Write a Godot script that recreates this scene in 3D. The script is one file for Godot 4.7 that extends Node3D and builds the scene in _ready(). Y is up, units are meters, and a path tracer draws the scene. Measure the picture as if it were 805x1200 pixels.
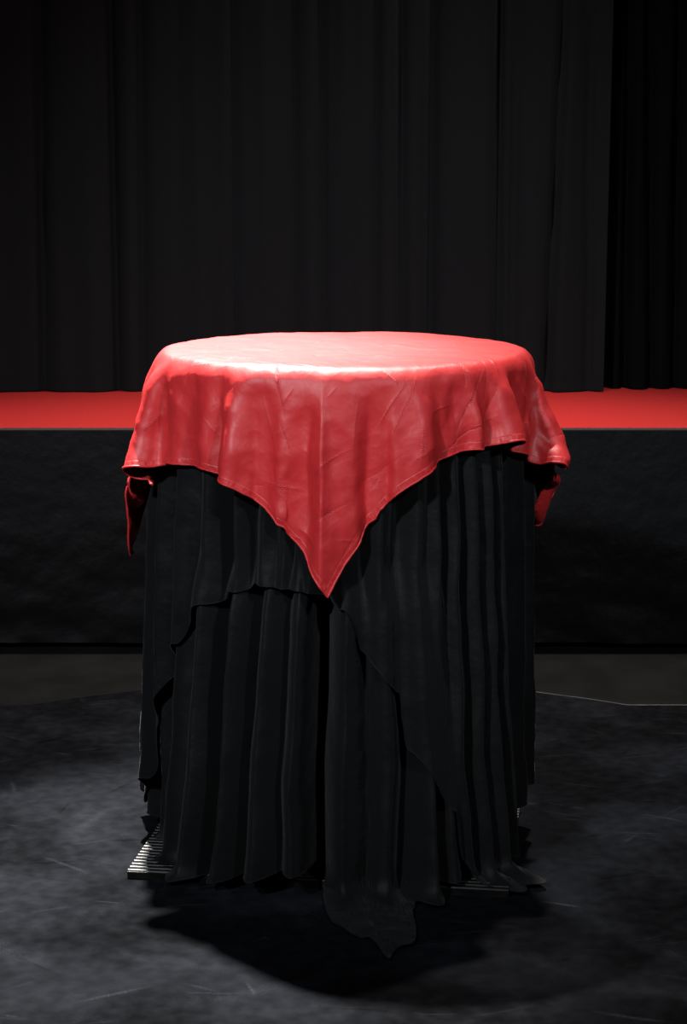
extends Node3D
# A round bar table under a red satin square and two black cloths, in front of a low stage with a black curtain.

const TOP := 1.083          # height of the tabletop
const RIM := 0.396        # radius of the tabletop
const STAGE_Z := -1.582   # front of the stage
const STAGE_Y := 0.70     # top of the stage
const CURTAIN_Z := -2.47
const FOCAL := 2200.0     # in pixels of the 805 x 1200 frame
const EYE := Vector3(0.0, 1.512, 4.135)
const PITCH := 10.656

var M := {}
var taken := {}
var rng := RandomNumberGenerator.new()


# ---------------------------------------------------------------- helpers
func numbered(called: String) -> String:
	if not taken.has(called):
		taken[called] = 0
		return called
	taken[called] += 1
	return "%s_%03d" % [called, taken[called]]


func tag(o: Node, label: String, category: String, group := "") -> Node:
	o.set_meta("label", label)
	o.set_meta("category", category)
	if group != "":
		o.set_meta("group", group)
	return o


func thing(called: String, label: String, category: String, at := Vector3.ZERO, group := "") -> Node3D:
	var o := Node3D.new()
	o.name = numbered(called)
	add_child(o)
	o.position = at
	tag(o, label, category, group)
	return o


func obj(called: String, mesh: Mesh, m: Material, parent: Node = self) -> MeshInstance3D:
	var o := MeshInstance3D.new()
	o.name = numbered(called) if parent == self else called
	o.mesh = mesh
	o.material_override = m
	o.cast_shadow = GeometryInstance3D.SHADOW_CASTING_SETTING_ON
	parent.add_child(o, true)
	return o


func struct(called: String, mesh: Mesh, m: Material, at: Vector3) -> MeshInstance3D:
	var o := obj(called, mesh, m)
	o.position = at
	o.set_meta("kind", "structure")
	return o


func box(size: Vector3) -> BoxMesh:
	var b := BoxMesh.new()
	b.size = size
	return b


func ray(px: float, py: float) -> Vector3:
	var p := deg_to_rad(PITCH)
	var fw := Vector3(0, -sin(p), -cos(p))
	var up := Vector3(0, cos(p), -sin(p))
	return fw + Vector3.RIGHT * ((px - 402.5) / FOCAL) - up * ((py - 600.0) / FOCAL)


func on_floor(px: float, py: float, y := 0.0) -> Vector3:
	var d := ray(px, py)
	return EYE + d * ((y - EYE.y) / d.y)


func on_plane(px: float, py: float, z: float) -> Vector3:
	var d := ray(px, py)
	return EYE + d * ((z - EYE.z) / d.z)


# where a pixel's ray meets the upright cylinder of radius r round the table, on the side of the camera
func on_round(px: float, py: float, r: float) -> Vector3:
	var d := ray(px, py)
	var a := d.x * d.x + d.z * d.z
	var b := EYE.x * d.x + EYE.z * d.z
	var c := EYE.x * EYE.x + EYE.z * EYE.z - r * r
	var q := b * b - a * c
	if q < 0.0:
		return EYE + d * (-b / a)
	return EYE + d * ((-b - sqrt(q)) / a)


# a grid of points as one smooth mesh; w points in a row
func sheet(pts: PackedVector3Array, w: int, h: int, closed := false, uv_w := 1.0, uv_h := 1.0) -> ArrayMesh:
	var nrm := PackedVector3Array()
	nrm.resize(pts.size())
	var uvs := PackedVector2Array()
	uvs.resize(pts.size())
	var idx := PackedInt32Array()
	idx.resize((w - 1) * (h - 1) * 6)
	var k := 0
	for j in h:
		for i in w:
			var i0 := i - 1
			var i1 := i + 1
			if closed:
				if i0 < 0: i0 = w - 2
				if i1 >= w: i1 = 1
			else:
				i0 = maxi(i0, 0)
				i1 = mini(i1, w - 1)
			var dx := pts[j * w + i1] - pts[j * w + i0]
			var dy := pts[mini(j + 1, h - 1) * w + i] - pts[maxi(j - 1, 0) * w + i]
			nrm[j * w + i] = dy.cross(dx).normalized()
			uvs[j * w + i] = Vector2(uv_w * i / (w - 1.0), uv_h * j / (h - 1.0))
			if i < w - 1 and j < h - 1:
				var a := j * w + i
				idx[k] = a; idx[k + 1] = a + 1; idx[k + 2] = a + w
				idx[k + 3] = a + 1; idx[k + 4] = a + w + 1; idx[k + 5] = a + w
				k += 6
	var arr := []
	arr.resize(Mesh.ARRAY_MAX)
	arr[Mesh.ARRAY_VERTEX] = pts
	arr[Mesh.ARRAY_NORMAL] = nrm
	arr[Mesh.ARRAY_TEX_UV] = uvs
	arr[Mesh.ARRAY_INDEX] = idx
	var m := ArrayMesh.new()
	m.add_surface_from_arrays(Mesh.PRIMITIVE_TRIANGLES, arr)
	return m


# a tube along a line of points, its thickness varying a little
func tube(path: PackedVector3Array, r: float, sides := 6, uneven := 0.0, ring := false) -> ArrayMesh:
	var pts := PackedVector3Array()
	var n := path.size()
	var side := Vector3.UP
	var nz := FastNoiseLite.new()
	nz.seed = 5
	nz.frequency = 0.35
	for i in n:
		var t := (path[mini(i + 1, n - 1)] - path[maxi(i - 1, 0)]).normalized()
		if ring:
			t = (path[(i + 1) % (n - 1)] - path[(i + n - 2) % (n - 1)]).normalized()
		side = (side - t * side.dot(t))
		if side.length() < 0.01:
			side = t.cross(Vector3.RIGHT)
		side = side.normalized()
		var b := t.cross(side)
		var rr := r * (1.0 + uneven * nz.get_noise_1d(i))
		for s in sides + 1:
			var a := TAU * s / sides
			pts.append(path[i] + (side * cos(a) + b * sin(a)) * rr)
	return sheet(pts, sides + 1, n, true, 1.0, n)


# a body turned about the y axis from (radius, height) points
func lathe(profile: PackedVector2Array, sides := 48) -> ArrayMesh:
	var pts := PackedVector3Array()
	for p in profile:
		for s in sides + 1:
			var a := TAU * s / sides
			pts.append(Vector3(sin(a) * p.x, p.y, cos(a) * p.x))
	return sheet(pts, sides + 1, profile.size(), true)


func noise(sd: int, freq: float, octaves := 4, kind := FastNoiseLite.TYPE_SIMPLEX_SMOOTH, fractal := FastNoiseLite.FRACTAL_FBM) -> FastNoiseLite:
	var n := FastNoiseLite.new()
	n.seed = sd
	n.frequency = freq
	n.noise_type = kind
	n.fractal_type = fractal
	n.fractal_octaves = octaves
	return n


func noise_tex(sd: int, freq: float, ramp: Gradient = null, normal := false, bump := 4.0, size := 512, octaves := 4, fractal := FastNoiseLite.FRACTAL_FBM) -> ImageTexture:
	var im := noise(sd, freq, octaves, FastNoiseLite.TYPE_SIMPLEX_SMOOTH, fractal).get_seamless_image(size, size)
	if normal:
		im.convert(Image.FORMAT_RGBA8)
		im.bump_map_to_normal_map(bump)
	elif ramp:
		im.convert(Image.FORMAT_RGBA8)
		for y in size:
			for x in size:
				im.set_pixel(x, y, ramp.sample(im.get_pixel(x, y).r))
	return ImageTexture.create_from_image(im)


func ramp(stops: Array) -> Gradient:
	var g := Gradient.new()
	var o := PackedFloat32Array()
	var c := PackedColorArray()
	for s in stops:
		o.append(s[0])
		c.append(s[1])
	g.offsets = o
	g.colors = c
	return g


func mat(color: Color, rough: float, spec := 0.5) -> StandardMaterial3D:
	var m := StandardMaterial3D.new()
	m.albedo_color = color
	m.roughness = rough
	m.metallic_specular = spec
	m.cull_mode = BaseMaterial3D.CULL_DISABLED
	return m


# ---------------------------------------------------------------- scene
func _ready() -> void:
	rng.seed = 11
	camera_and_sky()
	lamps()
	materials()
	room()
	stage()
	curtains()
	table()
	black_cloths()
	red_cloth()


func camera_and_sky() -> void:
	var cam := Camera3D.new()
	cam.name = "camera"
	cam.position = EYE
	cam.rotation_degrees = Vector3(-PITCH, 0, 0)
	cam.fov = rad_to_deg(2.0 * atan(600.0 / FOCAL))
	cam.near = 0.05
	add_child(cam)
	cam.current = true
	var e := Environment.new()
	e.background_mode = Environment.BG_COLOR
	e.background_color = Color.BLACK
	e.ambient_light_source = Environment.AMBIENT_SOURCE_DISABLED
	e.tonemap_mode = Environment.TONE_MAPPER_LINEAR
	e.tonemap_exposure = 1.0
	e.sdfgi_enabled = true
	e.ssao_enabled = true
	e.ssil_enabled = true
	var we := WorldEnvironment.new()
	we.name = "environment"
	we.environment = e
	add_child(we)


# Stage lanterns hung from two pipes under the ceiling: two high behind the table, two washes in front.
func lamps() -> void:
	var can := mat(Color(0.05, 0.05, 0.055), 0.5)
	var pipes := [[-2.05, 6.2, "black lighting pipe hung high above the stage edge"], [5.4, 4.82, "black lighting pipe hung high before the stage"]]
	for p in pipes:
		var pipe := thing("lighting_pipe", p[2], "pipe", Vector3(0, p[1], p[0]))
		var line := PackedVector3Array([Vector3(-3.9, 0, 0), Vector3(0, 0, 0), Vector3(3.9, 0, 0)])
		obj("tube", tube(line, 0.024, 12), can, pipe)
		for x in [-2.5, 0.0, 2.5]:
			obj("hanger", box(Vector3(0.02, 6.6 - p[1], 0.02)), can, pipe).position = Vector3(x, (6.6 - p[1]) / 2, 0)
	# place, aim, energy, colour, cone, size of the lens
	lantern(Vector3(-0.85, 5.85, -2.05), Vector3(-0.3, 0.0, 0.45), 225.0, Color(1.0, 0.98, 0.95), 9.0, 0.10, can, "brighter of two stage lanterns on the pipe above the stage edge")
	lantern(Vector3(0.9, 5.85, -2.05), Vector3(0.0, 0.6, -0.7), 36.0, Color(1.0, 0.96, 0.92), 27.0, 0.10, can, "dimmer of two stage lanterns on the pipe above the stage edge")
	lantern(Vector3(-3.0, 4.45, 5.4), Vector3(0.05, 0.95, -0.8), 37.0, Color(0.94, 0.97, 1.0), 16.5, 0.2, can, "brighter of two stage lanterns on the pipe facing the stage", "front wash lanterns")
	lantern(Vector3(3.0, 4.45, 5.4), Vector3(-0.05, 0.95, -0.8), 18.0, Color(0.94, 0.97, 1.0), 16.5, 0.2, can, "dimmer of two stage lanterns on the pipe facing the stage", "front wash lanterns")


func lantern(at: Vector3, aim: Vector3, energy: float, color: Color, cone: float, size: float, can: Material, label: String, group := "") -> void:
	var o := thing("stage_lantern", label, "lamp", at, group)
	o.look_at_from_position(at, aim, Vector3.UP)
	# the lens lies in the plane z = 0 and looks along -z
	var shell := PackedVector2Array()
	for p in [[0.105, -0.10], [0.11, -0.10], [0.11, 0.02], [0.10, 0.10], [0.085, 0.26], [0.05, 0.31], [0.0, 0.31]]:
		shell.append(Vector2(p[0], p[1]))
	var b := obj("housing", lathe(shell, 32), can, o)
	b.rotation_degrees = Vector3(90, 0, 0)
	var glow := mat(Color(0.8, 0.8, 0.8), 0.3)
	glow.emission_enabled = true
	glow.emission = color
	glow.emission_energy_multiplier = 1.5
	var disc := PackedVector2Array([Vector2(0.0, -0.012), Vector2(0.05, -0.009), Vector2(0.1, 0.0), Vector2(0.0, 0.001)])
	var l := obj("lamp_lens", lathe(disc, 32), glow, o)
	l.rotation_degrees = Vector3(90, 0, 0)
	var yoke := PackedVector3Array()
	for k in 13:
		var a := PI * k / 12.0
		yoke.append(Vector3(cos(a) * 0.125, sin(a) * 0.2, 0.08))
	obj("yoke", tube(yoke, 0.008, 8), can, o)
	var s := SpotLight3D.new()
	s.name = "lamp_light"
	s.light_color = color
	s.light_energy = energy
	s.spot_angle = cone
	s.spot_angle_attenuation = 1.0
	s.spot_range = 16.0
	s.spot_attenuation = 2.0
	s.light_size = size
	s.shadow_enabled = true
	o.add_child(s)
	s.position = Vector3(0, 0, -0.03)


func materials() -> void:
	var m := mat(Color(0.79, 0.17, 0.178), 0.5, 0.52)
	m.rim_enabled = true
	m.rim = 0.1
	m.rim_tint = 0.8
	m.normal_enabled = true
	m.normal_texture = crumple()
	m.normal_scale = 0.9
	M.satin = m
	var b := mat(Color(0.045, 0.045, 0.05), 0.58, 0.28)
	b.rim_enabled = true
	b.rim = 0.25
	b.rim_tint = 0.2
	b.uv1_triplanar = true
	b.uv1_scale = Vector3.ONE * 2.2
	b.normal_enabled = true
	b.normal_texture = noise_tex(31, 0.012, null, true, 5.0, 512, 5)
	b.normal_scale = 0.5
	M.black = b
	var c := mat(Color(0.09, 0.102, 0.106), 0.85, 0.2)
	c.rim_enabled = true
	c.rim = 0.2
	M.curtain = c
	var c2 := mat(Color(0.04, 0.043, 0.048), 0.9, 0.15)
	M.curtain_dark = c2
	var f := mat(Color.WHITE, 0.9, 0.0)
	f.specular_mode = BaseMaterial3D.SPECULAR_DISABLED
	f.albedo_texture = scuffed()
	f.uv1_triplanar = true
	f.uv1_world_triplanar = true
	f.uv1_scale = Vector3.ONE * 0.4
	f.uv1_offset = Vector3(0.37, 0.0, 0.21)
	M.vinyl = f
	var fl := mat(Color.WHITE, 0.85, 0.2)
	fl.albedo_texture = noise_tex(9, 0.02, ramp([[0.2, Color(0.075, 0.079, 0.078)], [0.8, Color(0.105, 0.109, 0.107)]]), false, 1, 256, 5)
	fl.uv1_triplanar = true
	fl.uv1_world_triplanar = true
	fl.uv1_scale = Vector3.ONE * 0.8
	M.floor = fl
	var cp := mat(Color.WHITE, 0.95, 0.1)
	cp.albedo_texture = noise_tex(14, 0.06, ramp([[0.2, Color(0.70, 0.185, 0.18)], [0.8, Color(0.78, 0.21, 0.205)]]), false, 1, 256, 4)
	cp.uv1_triplanar = true
	cp.uv1_world_triplanar = true
	cp.uv1_scale = Vector3.ONE * 8.0
	M.carpet = cp
	M.wall = mat(Color(0.05, 0.05, 0.05), 0.95, 0.2)
	M.trim = mat(Color(0.34, 0.31, 0.29), 0.5)
	M.strip = mat(Color(0.2, 0.2, 0.2), 0.5)
	M.metal = mat(Color(0.08, 0.08, 0.08), 0.45)
	var w := mat(Color.WHITE, 0.36, 0.5)
	w.albedo_texture = noise_tex(21, 0.02, ramp([[0.25, Color(0.035, 0.033, 0.033)], [0.7, Color(0.10, 0.095, 0.095)]]), false, 1, 256, 4)
	w.uv1_triplanar = true
	w.uv1_scale = Vector3(1.5, 8, 8)
	M.board = w


# black vinyl, dusty in patches and scuffed by feet and wheels
func scuffed() -> ImageTexture:
	var size := 1024
	var a := noise(3, 0.004, 5).get_seamless_image(size, size).get_data()
	var b := noise(5, 0.05, 4).get_seamless_image(size, size).get_data()
	var grey := PackedFloat32Array()
	grey.resize(size * size)
	for k in size * size:
		var v := a[k] / 255.0
		grey[k] = 0.075 + 0.045 * smoothstep(0.35, 0.75, v) + 0.05 * (b[k] / 255.0 - 0.45)
	var r := RandomNumberGenerator.new()
	r.seed = 19
	for k in 420:
		var at := Vector2(r.randf(), r.randf()) * size
		var long := r.randf() < 0.25
		var dir := Vector2.from_angle(r.randf_range(-0.5, 0.5) if r.randf() < 0.7 else r.randf() * TAU)
		var length := int(r.randf_range(120, 300) if long else r.randf_range(10, 70))
		var wide := int(r.randf_range(6, 26) if long else r.randf_range(0, 3))
		var light := (r.randf_range(0.015, 0.04) if long else r.randf_range(0.03, 0.10)) * (1.0 if r.randf() < 0.8 else -0.6)
		var bend := r.randf_range(-0.006, 0.006)
		for s in length:
			dir = dir.rotated(bend)
			at += dir
			var fade := sin(PI * s / length)
			for q in range(-wide, wide + 1):
				var p := at + dir.orthogonal() * q
				var i := posmod(int(p.y), size) * size + posmod(int(p.x), size)
				grey[i] += light * fade * (1.0 - absf(q) / (wide + 1.0)) * r.randf_range(0.4, 1.0)
	var im := Image.create(size, size, false, Image.FORMAT_RGB8)
	for y in size:
		for x in size:
			var v := clampf(grey[y * size + x], 0.015, 0.4)
			im.set_pixel(x, y, Color(v * 0.93, v * 0.98, v * 1.10))
	return ImageTexture.create_from_image(im)


# the creases of the red cloth: crumpled satin with straight lines where it was folded
func crumple() -> ImageTexture:
	var size := 1024
	var a := noise(41, 0.006, 4, FastNoiseLite.TYPE_SIMPLEX_SMOOTH, FastNoiseLite.FRACTAL_RIDGED).get_seamless_image(size, size)
	var b := noise(42, 0.022, 3).get_seamless_image(size, size)
	var hgt := PackedFloat32Array()
	hgt.resize(size * size)
	var da := a.get_data()
	var db := b.get_data()
	for k in size * size:
		hgt[k] = 0.36 + 0.16 * da[k] / 255.0 + 0.05 * db[k] / 255.0
	var r := RandomNumberGenerator.new()
	r.seed = 77
	# creases: start, direction, length and height
	for k in 240:
		var at := Vector2(r.randf(), r.randf()) * size
		var dir := Vector2.from_angle(r.randf() * TAU)
		var length := r.randf_range(30, 150)
		var tall := r.randf_range(0.05, 0.16) * (1.0 if r.randf() < 0.6 else -1.0)
		var wide := r.randf_range(2.0, 5.0)
		var bend := r.randf_range(-0.004, 0.004)
		var n := int(length)
		for s in n:
			dir = dir.rotated(bend)
			at += dir
			var fade := sin(PI * s / n)
			var across := dir.orthogonal()
			for q in range(-9, 10):
				var p := at + across * q
				if p.x < 0 or p.y < 0 or p.x >= size or p.y >= size:
					continue
				var i := int(p.y) * size + int(p.x)
				hgt[i] += tall * fade * exp(-absf(q) / wide) * 0.7
	# the rolled hem: a raised band, puckered by the stitches
	for y in size:
		for x in size:
			var edge := mini(mini(x, y), mini(size - 1 - x, size - 1 - y))
			if edge < 11:
				var along := y if mini(x, size - 1 - x) < mini(y, size - 1 - y) else x
				hgt[y * size + x] += 0.05 + 0.14 * (db[posmod(along * 3, size) + 40 * size] / 255.0 - 0.5) * sin(PI * edge / 11.0)
	var im := Image.create(size, size, false, Image.FORMAT_RGBA8)
	for y in size:
		for x in size:
			var v := clampf(hgt[y * size + x], 0.0, 1.0)
			im.set_pixel(x, y, Color(v, v, v))
	im.bump_map_to_normal_map(13.0)
	return ImageTexture.create_from_image(im)


# ---------------------------------------------------------------- the room
func room() -> void:
	struct("floor", box(Vector3(8.4, 0.2, 10.4)), M.floor, Vector3(0, -0.1, 1.9))
	struct("ceiling", box(Vector3(8.4, 0.2, 10.4)), M.wall, Vector3(0, 6.7, 1.9))
	struct("wall_back", box(Vector3(8.4, 6.6, 0.2)), M.wall, Vector3(0, 3.3, -3.2))
	struct("wall_front", box(Vector3(8.4, 6.6, 0.2)), M.wall, Vector3(0, 3.3, 7.0))
	struct("wall_left", box(Vector3(0.2, 6.6, 10.0)), M.wall, Vector3(-4.1, 3.3, 1.9))
	struct("wall_right", box(Vector3(0.2, 6.6, 10.0)), M.wall, Vector3(4.1, 3.3, 1.9))
	# the black vinyl sheet: a straight far edge with a round bulge behind the table
	var z0 := on_floor(735, 828).z
	var xr := on_floor(735, 828).x
	var xl := on_floor(35, 826).x
	var bulge := 0.26
	var out := PackedVector2Array()
	out.append(Vector2(-3.95, z0))
	for k in 41:
		var t := k / 40.0
		var x := lerpf(xl, xr, t)
		out.append(Vector2(x, z0 - bulge * (1.0 - pow(2.0 * t - 1.0, 2))))
	out.append(Vector2(3.95, z0))
	out.append(Vector2(3.95, 6.6))
	out.append(Vector2(-3.95, 6.6))
	var st := SurfaceTool.new()
	st.begin(Mesh.PRIMITIVE_TRIANGLES)
	var th := 0.004
	var tri := Geometry2D.triangulate_polygon(out)
	for k in range(0, tri.size(), 3):
		var a := out[tri[k]]
		var bb := out[tri[k + 1]]
		var c := out[tri[k + 2]]
		if (bb - a).cross(c - a) < 0:
			var sw := bb
			bb = c
			c = sw
		for q in [a, bb, c]:
			st.set_normal(Vector3.UP)
			st.add_vertex(Vector3(q.x, th, q.y))
	for k in out.size():
		var a := out[k]
		var c := out[(k + 1) % out.size()]
		var n := Vector3(c.y - a.y, 0, -(c.x - a.x)).normalized()
		for q in [Vector3(a.x, th, a.y), Vector3(c.x, th, c.y), Vector3(c.x, 0.0, c.y), Vector3(a.x, th, a.y), Vector3(c.x, 0.0, c.y), Vector3(a.x, 0.0, a.y)]:
			st.set_normal(n)
			st.add_vertex(q)
	var v := thing("vinyl_floor", "scuffed black vinyl dance floor with a curved far edge, under the table", "floor covering")
	obj("vinyl_sheet", st.commit(), M.vinyl, v)
	var rim_line := PackedVector3Array()
	for q in out.slice(28, out.size() - 2):
		rim_line.append(Vector3(q.x, 0.0035, q.y))
	obj("edge_strip", tube(rim_line, 0.0028, 6, 0.6), M.strip, v).set_meta("label", "thin worn grey edge strip")


func stage() -> void:
	var s := thing("stage_platform", "low black stage with a red carpeted top behind the table", "stage", Vector3(0, 0, STAGE_Z))
	var depth := STAGE_Z + 3.08
	obj("deck", box(Vector3(7.9, 0.05, depth)), M.wall, s).position = Vector3(0, STAGE_Y - 0.031, -depth / 2)
	obj("carpet", box(Vector3(7.9, 0.006, depth)), M.carpet, s).position = Vector3(0, STAGE_Y - 0.003, -depth / 2)
	obj("edge_trim", box(Vector3(7.9, 0.006, 0.006)), M.trim, s).position = Vector3(0, STAGE_Y - 0.004, 0.004)
	for x in [-3.8, -1.9, 0.0, 1.9, 3.8]:
		for z in [-0.08, -depth + 0.08]:
			obj("leg", box(Vector3(0.05, STAGE_Y - 0.056, 0.05)), M.metal, s).position = Vector3(x, (STAGE_Y - 0.056) / 2, z)
	# a flat black cloth hung before the front, a little wrinkled, clear of the floor
	var w := 161
	var h := 41
	var pts := PackedVector3Array()
	var n1 := noise(4, 0.9, 3)
	var n2 := noise(8, 3.5, 4)
	for j in h:
		for i in w:
			var x := lerpf(-3.95, 3.95, i / (w - 1.0))
			var t := j / (h - 1.0)
			var y := lerpf(STAGE_Y - 0.008, 0.022, t)
			pts.append(Vector3(x, y + 0.004 * n1.get_noise_2d(x * 2.0, 5.0) * t, 0.004 + t * (0.012 + 0.02 * n1.get_noise_2d(x, y * 0.7) + 0.012 * n2.get_noise_2d(x + y, y * 2.0))))
	var cl := obj("skirt", sheet(pts, w, h), M.black, s)
	cl.set_meta("label", "black cloth hung before the stage front")


# ---------------------------------------------------------------- the curtains
func curtain_panel(called: String, label: String, x0: float, x1: float, z0: float, folds: Array, ripple: float, sd: int, m: Material) -> void:
	# folds: [pixel at the top of the picture, pixel at the stage, depth, half width]
	var y1 := 6.3
	var w := 341
	var h := 25
	var pts := PackedVector3Array()
	var nz := noise(sd, 1.0, 3)
	var at := []
	for f in folds:
		var a := on_plane(f[0], 0, CURTAIN_Z)
		var b := on_plane(f[1], 459, CURTAIN_Z)
		at.append([b.x, (a.x - b.x) / (a.y - b.y), f[2], f[3]])
	for j in h:
		var y := lerpf(y1, STAGE_Y + 0.004, pow(j / (h - 1.0), 0.7))
		for i in w:
			var x := lerpf(x0, x1, i / (w - 1.0))
			var z := ripple * nz.get_noise_2d(x * 3.2, y * 0.12) + 0.4 * ripple * nz.get_noise_2d(x * 9.0 + 7.0, y * 0.1)
			for f in at:
				var d: float = absf(x - (f[0] + f[1] * minf(y - STAGE_Y, 2.0))) / f[3]
				if d < 4.0:
					z -= f[2] * exp(-d)
			pts.append(Vector3(x, y, z0 + z))
	var o := obj(called, sheet(pts, w, h), m)
	tag(o, label, "curtain", "")


func curtains() -> void:
	var f := [[-260, -250, 0.06, 0.02], [-160, -160, 0.06, 0.02], [-60, -55, 0.07, 0.02],
		[44, 51, 0.06, 0.012], [129, 138, 0.07, 0.012], [163, 168, 0.035, 0.014], [272, 277, 0.05, 0.006], [343, 346, 0.035, 0.02], [375, 381, 0.04, 0.014],
		[441, 440, 0.035, 0.012], [469, 471, 0.06, 0.010], [507, 503, 0.08, 0.012], [587, 583, 0.08, 0.010], [604, 601, 0.03, 0.012], [662, 640, 0.07, 0.010], [692, 690, 0.04, 0.01]]
	curtain_panel("stage_curtain", "wide black stage curtain hanging in soft folds behind the red stage", -3.9, on_plane(707, 459, CURTAIN_Z).x, CURTAIN_Z, f, 0.022, 2, M.curtain)
	var g := []
	for k in 16:
		g.append([720 + k * 26 + rng.randf_range(-6, 6), 716 + k * 26 + rng.randf_range(-6, 6), 0.09, 0.016])
	curtain_panel("stage_curtain", "black stage curtain hung a little further back, in tight folds", on_plane(660, 459, CURTAIN_Z).x, 3.9, CURTAIN_Z - 0.07, g, 0.04, 6, M.curtain_dark)


# ---------------------------------------------------------------- the table
func table() -> void:
	var t := thing("bar_table", "round bar table hidden under a red cloth over black cloths", "table", Vector3.ZERO)
	var top := PackedVector2Array()
	for p in [[0.0, TOP - 0.03], [RIM - 0.012, TOP - 0.03], [RIM, TOP - 0.022], [RIM, TOP - 0.010], [RIM - 0.003, TOP - 0.004], [RIM - 0.01, TOP], [0.0, TOP]]:
		top.append(Vector2(p[0], p[1]))
	obj("tabletop", lathe(top, 96), M.metal, t)
	var col := PackedVector2Array()
	for p in [[0.0, 0.02], [0.05, 0.02], [0.05, 0.035], [0.035, 0.05], [0.035, TOP - 0.06], [0.12, TOP - 0.045], [0.12, TOP - 0.03], [0.0, TOP - 0.03]]:
		col.append(Vector2(p[0], p[1]))
	obj("column", lathe(col, 32), M.metal, t)
	# the square base: a ribbed board, ribs along its front edge
	var side := 0.81
	var prof := []
	prof.append(Vector2(-side / 2, 0.005))
	prof.append(Vector2(-side / 2, 0.019))
	var n := 46
	for k in n:
		var a := -side / 2 + side * k / n
		var s := side / n
		for q in [[0.05, 0.020], [0.18, 0.0222], [0.5, 0.0226], [0.68, 0.0216], [0.8, 0.0190], [0.92, 0.0190]]:
			prof.append(Vector2(a + s * q[0], q[1]))
	prof.append(Vector2(side / 2, 0.019))
	prof.append(Vector2(side / 2, 0.005))
	var tool := SurfaceTool.new()
	tool.begin(Mesh.PRIMITIVE_TRIANGLES)
	for k in prof.size():
		var a: Vector2 = prof[k]
		var b: Vector2 = prof[(k + 1) % prof.size()]
		var nn := Vector3(0, b.x - a.x, -(b.y - a.y)).normalized()
		for q in [Vector3(-side / 2, a.y, a.x), Vector3(side / 2, a.y, a.x), Vector3(side / 2, b.y, b.x), Vector3(-side / 2, a.y, a.x), Vector3(side / 2, b.y, b.x), Vector3(-side / 2, b.y, b.x)]:
			tool.set_normal(nn)
			tool.add_vertex(q)
	for sx in [-1, 1]:
		for k in range(1, prof.size() - 2):
			var a: Vector2 = prof[k]
			var b: Vector2 = prof[k + 1]
			var four := [Vector2(a.x, 0.005), a, b, Vector2(a.x, 0.005), b, Vector2(b.x, 0.005)]
			if sx > 0:
				four.reverse()
			for q in four:
				tool.set_normal(Vector3(sx, 0, 0))
				tool.add_vertex(Vector3(sx * side / 2, q.y, q.x))
	var bd := obj("base_board", tool.commit(), M.board, t)
	bd.rotation_degrees = Vector3(0, -7.9, 0)
	bd.position = Vector3(-0.004, 0, 0.0)
	bd.set_meta("label", "ribbed dark square base board")


# ---------------------------------------------------------------- the black cloths
var reach := PackedFloat32Array()   # outermost black cloth: 360 azimuths x 48 heights, for the red cloth to lie on
var low_r := PackedFloat32Array()


# smooth curve through (azimuth in degrees, value) points round the table
func around(tab: Array, az: float) -> float:
	var n := tab.size()
	for k in n:
		var a: float = tab[k][0]
		var b: float = tab[(k + 1) % n][0]
		if k == n - 1:
			b += 360.0
		var x := az
		if x < a:
			x += 360.0
		if x >= a and x <= b:
			var t := (x - a) / (b - a)
			t = t * t * (3.0 - 2.0 * t)
			return lerpf(tab[k][1], tab[(k + 1) % n][1], t)
	return tab[0][1]


# signed place of an azimuth between two neighbouring ridges: 0 on a ridge, 0.5 in the valley
func pleat(ridges: PackedFloat32Array, az: float) -> Vector3:
	var n := ridges.size()
	for k in n:
		var a := ridges[k]
		var b := ridges[(k + 1) % n]
		if k == n - 1:
			b += 360.0
		var x := az
		if x < a:
			x += 360.0
		if x >= a and x <= b:
			return Vector3((x - a) / (b - a), b - a, k)
	return Vector3(0, 10, 0)


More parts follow.
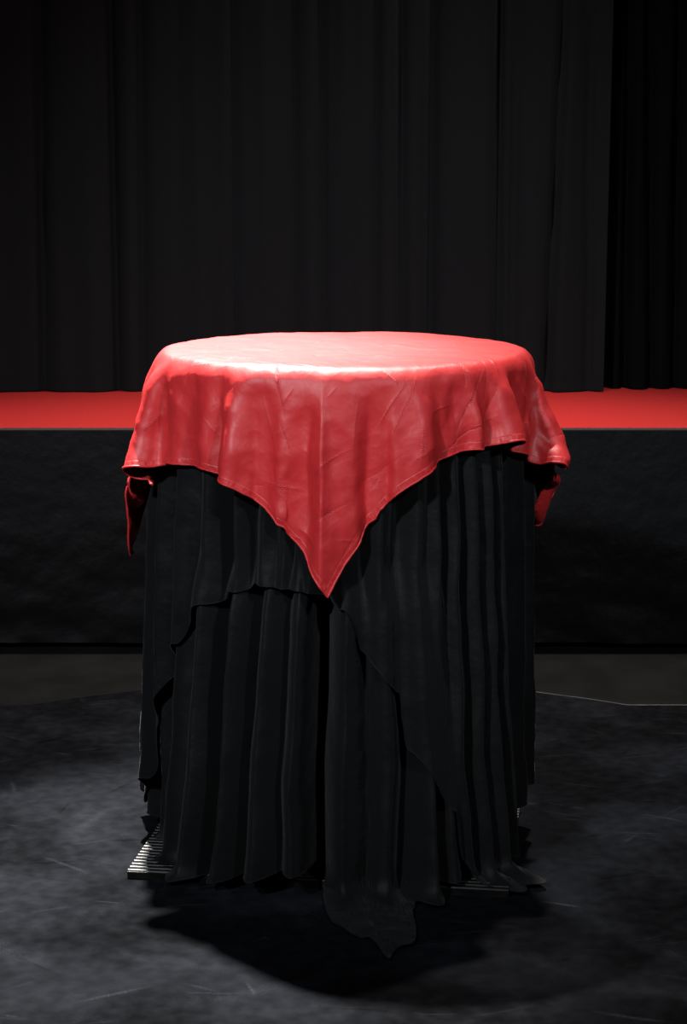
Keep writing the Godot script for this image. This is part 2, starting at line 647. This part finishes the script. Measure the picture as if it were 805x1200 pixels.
func hanging_cloth(drop: Array, ridges: PackedFloat32Array, depth: float, base_r: float, w: int, h: int, sd: int, over_low: bool) -> PackedVector3Array:
	var pts := PackedVector3Array()
	pts.resize(w * h)
	var nz := noise(sd, 1.0, 3)
	var top_rows := 6
	for i in w:
		var az0 := -180.0 + 360.0 * (i % (w - 1)) / (w - 1.0)
		var length := around(drop, az0)
		for j in h:
			if j < top_rows:
				var rr := (RIM - 0.012) * j / (top_rows - 1.0)
				var ph := deg_to_rad(az0)
				pts[j * w + i] = Vector3(sin(ph) * rr, base_r - RIM - 0.004 + TOP + 0.0035, cos(ph) * rr)
				continue
			var t := (j - top_rows + 1.0) / (h - top_rows)
			var d := length * t
			# the pleats wander a little on the way down
			var az := az0 + 2.2 * nz.get_noise_2d(d * 1.3, az0 * 0.02) * minf(d * 3.0, 1.0)
			var p := pleat(ridges, wrapf(az, -180.0, 180.0))
			var grow := 1.0 - exp(-d / 0.16)
			var size := minf(p.y / 11.0, 1.3) * (0.75 + 0.35 * sin(p.z * 2.4 + sd))
			var round_ := pow(0.5 - 0.5 * cos(TAU * p.x), 0.7)   # 0 on a ridge, 1 in a valley
			var r := base_r + 0.012 * grow + 0.022 * d + 0.04 * d * exp(-pow(wrapf(az0 + 92.0, -180.0, 180.0) / 24.0, 2.0))
			r -= depth * size * grow * round_ * (0.8 + 0.5 * nz.get_noise_2d(az * 0.05, 40.0))
			r += 0.006 * nz.get_noise_2d(az * 0.06, d * 4.0) * grow
			if not over_low:
				r += d * d * (0.075 * smoothstep(-66.0, -48.0, az0) * (1.0 - smoothstep(-12.0, 2.0, az0)) + lerpf(0.04, 0.085, smoothstep(12.0, 20.0, az0)) * smoothstep(-12.0, 2.0, az0) * (1.0 - smoothstep(33.0, 46.0, az0)))
				# where the other cloth lies over it, it is pressed in
				var open := smoothstep(-62.0, -46.0, az0) * (1.0 - smoothstep(18.0, 40.0, az0))
				r -= grow * lerpf(0.05 if az0 > 0.0 else 0.02, 0.03 * (1.0 - smoothstep(0.36, 0.52, d)), open)
			else:
				r += 0.05 * d * d * smoothstep(20.0, 32.0, az0) * (1.0 - smoothstep(46.0, 62.0, az0))
			# over the rounded edge of the tabletop, then down, then out along the floor
			var e := 0.016
			var y := TOP + 0.003 - d
			if d < e * 1.57:
				y = TOP + 0.003 - e * (1.0 - cos(d / e))
				r = lerpf(RIM - 0.012, r, sin(d / e))
			else:
				y = TOP + 0.003 - e - (d - e * 1.57)
			var side := 0.0
			var lie := 0.009 + (0.006 if over_low else 0.0) + 0.008 * absf(nz.get_noise_2d(az * 0.08, d * 9.0))
			if y < lie + 0.03:
				var q := lie + 0.03 - y
				y = lie + 0.03 * exp(-q / 0.03)
				r += maxf(q - 0.012, 0.0) * 0.9
			# pinch: ridges swell sideways over the valleys
			side = (sin(TAU * p.x) * 0.11 + round_ * 0.10 * sin(p.z * 3.7 + sd)) * minf(p.y, 15.0) * grow
			if over_low:
				var lr := look_up(low_r, wrapf(az0 + side, -180.0, 180.0), y)
				var gap := r - lr - 0.007
				r = lr + 0.007 + 0.5 * (gap + sqrt(gap * gap + 0.00012))
			var ph := deg_to_rad(az0 + side)
			pts[j * w + i] = Vector3(sin(ph) * r, y + (base_r - RIM - 0.004 if j < top_rows + 3 else 0.0), cos(ph) * r)
	return pts


func look_up(tab: PackedFloat32Array, az: float, y: float) -> float:
	var a := az + 360.0
	var b := clampf(y / TOP * 48.0 - 0.5, 0.0, 46.99)
	var a0 := int(a) % 360
	var b0 := int(b)
	var fa := a - floorf(a)
	var fb := b - b0
	var a1 := (a0 + 1) % 360
	return lerpf(lerpf(tab[b0 * 360 + a0], tab[b0 * 360 + a1], fa), lerpf(tab[b0 * 360 + 360 + a0], tab[b0 * 360 + 360 + a1], fa), fb)


# evens out the steps of the table
func smoothed(tab: PackedFloat32Array) -> PackedFloat32Array:
	var out := tab.duplicate()
	for b in 48:
		for a in 360:
			var sum := 0.0
			var n := 0.0
			for db in [-1, 0, 1]:
				var bb: int = clampi(b + db, 0, 47)
				for da in [-2, -1, 0, 1, 2]:
					var v := tab[bb * 360 + (a + da + 360) % 360]
					if v > 0.0:
						sum += v
						n += 1.0
			if n > 0.0:
				out[b * 360 + a] = sum / n
	return out


func remember(pts: PackedVector3Array, into: PackedFloat32Array) -> void:
	for p in pts:
		var r := Vector2(p.x, p.z).length()
		if r < RIM - 0.15:
			continue
		var a := int(rad_to_deg(atan2(p.x, p.z)) + 360.0) % 360
		var b := clampi(int(p.y / TOP * 48.0), 0, 47)
		for da in [-1, 0, 1]:
			var k: int = b * 360 + (a + da + 360) % 360
			into[k] = maxf(into[k], r)


func hem_of(pts: PackedVector3Array, w: int, h: int, r: float) -> ArrayMesh:
	return tube(pts.slice((h - 1) * w, h * w), r, 6, 0.5, true)


func az_of(px: float) -> float:
	return rad_to_deg(asin(clampf((px - 397.0) / 590.0 / (RIM + 0.03), -1.0, 1.0)))


func ridges_from(pixels: Array, rest: Array) -> PackedFloat32Array:
	var out := PackedFloat32Array()
	for p in pixels:
		out.append(az_of(p))
	for a in rest:
		out.append(a)
	out.sort()
	return out


func black_cloths() -> void:
	low_r.resize(360 * 48)
	reach.resize(360 * 48)
	var w := 1081
	var h := 56
	# the cloth underneath: floor length, one corner spread on the floor towards the front
	var drop := [[-180, 1.09], [-120, 1.08], [-85, 1.06], [-62, 1.09], [-50, 1.095], [-42, 1.09], [-28, 1.06], [-15, 1.03], [-9, 1.03], [-4, 1.10], [-1, 1.19], [2, 1.28], [6, 1.40], [10, 1.30], [15, 1.18], [19, 1.10], [28, 1.06], [60, 1.06], [100, 1.05], [140, 1.08]]
	var r1 := ridges_from([226, 266, 306, 344, 397, 446, 488], [-88, -72, -57, 27, 40, 55, 70, 84, 98, 112, 126, 140, 155, 170, -172, -158, -145, -130, -116, -102])
	var low := hanging_cloth(drop, r1, 0.14, RIM + 0.004, w, h, 17, false)
	remember(low, low_r)
	low_r = smoothed(low_r)
	var o := thing("black_tablecloth", "floor-length black cloth under the other cloths, one corner spread on the floor", "tablecloth")
	obj("cloth", sheet(low, w, h, true, 6.0, 3.0), M.black, o)
	obj("hem", hem_of(low, w, h, 0.0015), M.black, o)
	# the one over it: arched open at the front, its corners hanging to the floor on both sides
	var drop2 := [[-180, 1.05], [-150, 1.0], [-110, 1.0], [-88, 1.04], [-78, 0.95], [-72, 0.82], [-65, 0.69], [-56, 0.6], [-51, 0.54], [-41.6, 0.495], [-32, 0.46], [-24, 0.44], [-13, 0.445], [-4, 0.46], [-0.6, 0.48], [6.3, 0.57], [14.5, 0.66], [17, 0.72], [18.3, 0.78], [23.4, 0.85], [28, 0.91], [31.5, 1.02], [35, 1.12], [41, 1.15], [46, 1.15], [51, 1.06], [62, 0.99], [75, 0.97], [90, 0.93], [130, 1.0]]
	var r2 := ridges_from([188, 228, 268, 302, 330, 358, 395, 445, 487, 511, 531, 556, 578, 592], [-80, -68, 66, 78, 91, 105, 119, 133, 148, 163, 178, -168, -155, -141, -127, -112, -96])
	var up := hanging_cloth(drop2, r2, 0.105, RIM + 0.012, w, h, 23, true)
	remember(low, reach)
	remember(up, reach)
	reach = smoothed(reach)
	var o2 := thing("black_tablecloth", "black cloth arched open at the front, hanging over the floor-length one", "tablecloth")
	obj("cloth", sheet(up, w, h, true, 6.0, 3.0), M.black, o2)
	obj("hem", hem_of(up, w, h, 0.0013), M.black, o2)


# ---------------------------------------------------------------- the red cloth
func reach_at(x: float, y: float, z: float) -> float:
	var a := int(rad_to_deg(atan2(x, z)) + 360.0) % 360
	return reach[clampi(int(y / TOP * 48.0), 0, 47) * 360 + a]


const RED_SIDE := 1.2
const RED_TURN := -2.0


# where a point of the cloth would lie were it spread flat over the table
func red_flat(i: int, j: int, n: int) -> Vector2:
	var turn := deg_to_rad(45.0 + RED_TURN)
	var u := (i / (n - 1.0) - 0.5) * RED_SIDE - 0.004
	var v := (j / (n - 1.0) - 0.5) * RED_SIDE - 0.04
	return Vector2(u * cos(turn) + v * sin(turn), -u * sin(turn) + v * cos(turn))


func red_start(n: int) -> PackedVector3Array:
	var ridges := PackedFloat32Array([-140, -112, -86, -58, -31, -5.6, 20, 48, 78, 104, 130, 178])
	var pts := PackedVector3Array()
	for j in n:
		for i in n:
			var f := red_flat(i, j, n)
			var x := f.x
			var z := f.y
			var r := sqrt(x * x + z * z)
			var edge := RIM + 0.015
			if r < edge:
				pts.append(Vector3(x, TOP + 0.019, z))
				continue
			var d := (r - edge) * (1.0 + 0.05 * pow((1.0 - i / (n - 1.0)) * j / (n - 1.0), 3.0))
			var p := pleat(ridges, rad_to_deg(atan2(x, z)))
			var out := edge + 0.014 + d * (0.04 + 0.06 * cos(TAU * p.x))
			pts.append(Vector3(x / r * out, TOP + 0.019 - d, z / r * out))
	return pts


func finer(pts: PackedVector3Array, n: int) -> PackedVector3Array:
	# twice the points each way, along Catmull-Rom curves
	var m := 2 * n - 1
	var rows := PackedVector3Array()
	rows.resize(m * n)
	for j in n:
		for i in n:
			rows[j * m + 2 * i] = pts[j * n + i]
			if i < n - 1:
				var a := pts[j * n + maxi(i - 1, 0)]
				var d := pts[j * n + mini(i + 2, n - 1)]
				rows[j * m + 2 * i + 1] = (pts[j * n + i] + pts[j * n + i + 1]) * 0.5625 - (a + d) * 0.0625
	var out := PackedVector3Array()
	out.resize(m * m)
	for i in m:
		for j in n:
			out[2 * j * m + i] = rows[j * m + i]
			if j < n - 1:
				var a := rows[maxi(j - 1, 0) * m + i]
				var d := rows[mini(j + 2, n - 1) * m + i]
				out[(2 * j + 1) * m + i] = (rows[j * m + i] + rows[(j + 1) * m + i]) * 0.5625 - (a + d) * 0.0625
	return out


func settle(pts: PackedVector3Array, n: int, steps: int, rounds: int, aims: Array, damp := 0.94) -> PackedVector3Array:
	var cell := RED_SIDE / (n - 1)
	var count := n * n
	var p := pts.duplicate()
	var old := pts.duplicate()
	var free := PackedFloat32Array()
	free.resize(count)
	# how far each point can hang from the rim before the cloth is taut
	var hold := PackedVector3Array()
	var start := red_start(n)   # the front hangs close to its first folds
	var tie := PackedFloat32Array()
	tie.resize(count)
	hold.resize(count)
	var slack := PackedFloat32Array()
	slack.resize(count)
	for k in count:
		var s := red_flat(k % n, k / n, n)
		var l := s.length()
		free[k] = 0.0 if l < RIM - 0.02 else 1.0
		hold[k] = Vector3(s.x / maxf(l, 0.001) * (RIM + 0.008), TOP + 0.012, s.y / maxf(l, 0.001) * (RIM + 0.008))
		var az := rad_to_deg(atan2(s.x, s.y))
		tie[k] = 0.04 * smoothstep(-52.0, -38.0, az) * (1.0 - smoothstep(32.0, 44.0, az))
		slack[k] = maxf(l - RIM, 0.012) * (1.0 + 0.06 * pow((1.0 - (k % n) / (n - 1.0)) * (k / n) / (n - 1.0), 3.0))
	# links: structural, shear, then bending over two cells
	var la := PackedInt32Array()
	var lb := PackedInt32Array()
	var ll := PackedFloat32Array()
	var lk := PackedFloat32Array()
	for j in n:
		for i in n:
			var k := j * n + i
			for q in [[1, 0, 0.9], [0, 1, 0.9], [1, 1, 0.35], [1, -1, 0.35], [2, 0, 0.12], [0, 2, 0.12], [4, 0, 0.06], [0, 4, 0.06]]:
				var a: int = i + q[0]
				var b: int = j + q[1]
				if a >= n or b >= n or b < 0:
					continue
				var o: int = b * n + a
				if free[k] + free[o] == 0.0:
					continue
				la.append(k)
				lb.append(o)
				ll.append(lerpf(cell * Vector2(q[0], q[1]).length(), start[k].distance_to(start[o]), (tie[k] + tie[o]) / 0.08))
				lk.append(q[2] / (free[k] + free[o]))
	var g := Vector3(0, -9.8 / 3600.0 * 0.35, 0)
	var links := la.size()
	for step in steps:
		for k in count:
			if free[k] > 0.0:
				var v := (p[k] - old[k]) * damp
				if v.length_squared() > 0.0004:
					v = v.normalized() * 0.02
				old[k] = p[k]
				p[k] += v + g
		for it in rounds:
			for k in links:
				var a := la[k]
				var b := lb[k]
				var d := p[b] - p[a]
				var l := d.length()
				d *= (l - ll[k]) / l * lk[k]
				p[a] += d * free[a]
				p[b] -= d * free[b]
			for q in aims:
				var k: int = int(round(q[1] * (n - 1))) * n + int(round(q[0] * (n - 1)))
				p[k] = p[k].lerp(q[2], q[3])
		for k in count:
			if free[k] > 0.0:
				var s := p[k]
				if tie[k] > 0.0:
					s = s.lerp(start[k], tie[k])
					p[k] = s
				if s.x < -0.47:
					s.x = lerpf(s.x, -0.47, 0.4)
					p[k] = s
				var far := s - hold[k]
				if far.length() > slack[k]:
					s = hold[k] + far.normalized() * slack[k]
					p[k] = s
				var r := sqrt(s.x * s.x + s.z * s.z)
				if s.y > TOP - 0.005:
					# rounded shoulder of the tabletop under the black cloths
					var e := 0.028
					var qx := r - (RIM + 0.018 - e)
					var qy := s.y - (TOP + 0.019 - e)
					if qx < 0.0:
						if qy < e and qy > -0.05:
							p[k].y = TOP + 0.019
					elif qy > 0.0:
						var dd := sqrt(qx * qx + qy * qy)
						if dd < e:
							var f := e / maxf(dd, 0.0001)
							var nr := (RIM + 0.018 - e) + qx * f
							p[k] = Vector3(s.x / r * nr, TOP + 0.019 - e + qy * f, s.z / r * nr)
					elif r < RIM + 0.018:
						var f2 := (RIM + 0.018) / r
						p[k] = Vector3(s.x * f2, s.y, s.z * f2)
				elif r > 0.01:
					var lim := maxf(reach_at(s.x, s.y, s.z) + 0.006, RIM - 0.02)
					if r < lim:
						var f3 := lim / r
						p[k] = Vector3(s.x * f3, s.y, s.z * f3)
						old[k] = old[k].lerp(p[k], 0.5)
	return p


func red_cloth() -> void:
	var n := 25
	# corners and sides drawn to where the photograph shows them: cloth u, v, place, pull
	var aims := [
		[0.0, 0.0, on_plane(157, 653, 0.02), 0.3],
		[1.0, 1.0, on_plane(629, 598, 0.0), 0.3],
		[0.9, 1.0, on_plane(655, 517, 0.08), 0.10],
		[0.82, 1.0, on_plane(646, 513, 0.15), 0.10],
		[0.0, 0.125, on_plane(152, 545, 0.10), 0.2],
		[0.16, 0.0, on_plane(156, 555, -0.12), 0.2],
		[0.0, 0.22, on_plane(161, 541, 0.16), 0.15],
	]
	var p := settle(red_start(n), n, 140, 8, aims)
	p = finer(p, n)
	n = 2 * n - 1
	p = settle(p, n, 60, 8, aims)
	p = finer(p, n)
	n = 2 * n - 1
	p = settle(p, n, 30, 10, aims)
	for pass_ in 2:
		var was := p.duplicate()
		for j in range(1, n - 1):
			for i in range(1, n - 1):
				var l := red_flat(i, j, n).length()
				if l > RIM - 0.04 and l < RIM + 0.06:
					var k := j * n + i
					p[k] = was[k] * 0.4 + (was[k - 1] + was[k + 1] + was[k - n] + was[k + n]) * 0.15
	p = finer(p, n)
	n = 2 * n - 1
	# soft dents and folds of the crumpled satin
	var dn := noise(61, 5.0, 3, FastNoiseLite.TYPE_SIMPLEX_SMOOTH)
	var ridge := noise(62, 3.2, 2, FastNoiseLite.TYPE_SIMPLEX_SMOOTH, FastNoiseLite.FRACTAL_RIDGED)
	var flat := p.duplicate()
	# folds running down from the rim: azimuth, height, width in degrees, sharp or soft
	var folds := [[-5.6, 0.0216, 2.0, 1], [-10.0, -0.0162, 2.6, 0], [-17.0, 0.0081, 3.0, 0], [-23.0, -0.0121, 3.0, 0], [-36.5, -0.0189, 1.5, 1], [-31.0, 0.0135, 3.0, 0], [-41.0, 0.0095, 2.5, 0], [-47.0, -0.0162, 1.6, 1], [-58.0, 0.0081, 4.0, 0], [2.0, 0.0081, 3.0, 0], [9.0, -0.0149, 3.0, 0], [14.0, 0.0095, 2.5, 0], [21.0, 0.0108, 4.0, 0], [27.0, -0.0095, 2.5, 0], [32.5, -0.0189, 2.0, 1], [39.0, 0.0216, 2.2, 1], [45.0, -0.0135, 2.0, 1], [52.0, 0.0081, 3.0, 0]]
	for j in n:
		for i in n:
			var dx := flat[j * n + mini(i + 1, n - 1)] - flat[j * n + maxi(i - 1, 0)]
			var dy := flat[mini(j + 1, n - 1) * n + i] - flat[maxi(j - 1, 0) * n + i]
			var nn := dy.cross(dx).normalized()
			var u := i / (n - 1.0) * 1.2
			var v := j / (n - 1.0) * 1.2
			var hang := smoothstep(0.0, 0.06, TOP + 0.019 - flat[j * n + i].y)
			var at := red_flat(i, j, n)
			var az := rad_to_deg(atan2(at.x, at.y))
			var lift := 0.0
			for f in folds:
				var q: float = absf(az - f[0]) / f[2]
				if q < 5.0:
					lift += f[1] * (exp(-q) if f[3] > 0 else exp(-q * q))
			p[j * n + i] += nn * lift * smoothstep(RIM, RIM + 0.16, at.length()) * (1.0 - 0.6 * smoothstep(0.66, 0.82, at.length()))
			p[j * n + i] += nn * ((0.0022 + 0.0060 * hang) * dn.get_noise_2d(u, v) + (0.0014 + 0.0050 * hang) * ridge.get_noise_2d(u, v) + 0.001 + 0.002 * hang)
			var s := p[j * n + i]
			if s.y < TOP - 0.01:
				var r := sqrt(s.x * s.x + s.z * s.z)
				var lim := look_up(reach, rad_to_deg(atan2(s.x, s.z)), s.y) + 0.005
				if r < lim + 0.01:
					var f := lerpf(1.0, (lim + 0.01 * exp((r - lim - 0.01) / 0.01)) / r, smoothstep(TOP - 0.02, TOP - 0.07, s.y))
					p[j * n + i] = Vector3(s.x * f, s.y, s.z * f)
	var o := thing("red_tablecloth", "square red satin cloth draped over the table, its corners hanging down", "tablecloth")
	obj("cloth", sheet(p, n, n), M.satin, o)
	var edge := PackedVector3Array()
	for k in n - 1: edge.append(p[k])
	for k in n - 1: edge.append(p[k * n + n - 1])
	for k in n - 1: edge.append(p[n * n - 1 - k])
	for k in n: edge.append(p[(n - 1 - k) * n])
	obj("hem", tube(edge, 0.0025, 6, 0.5, true), M.satin, o)
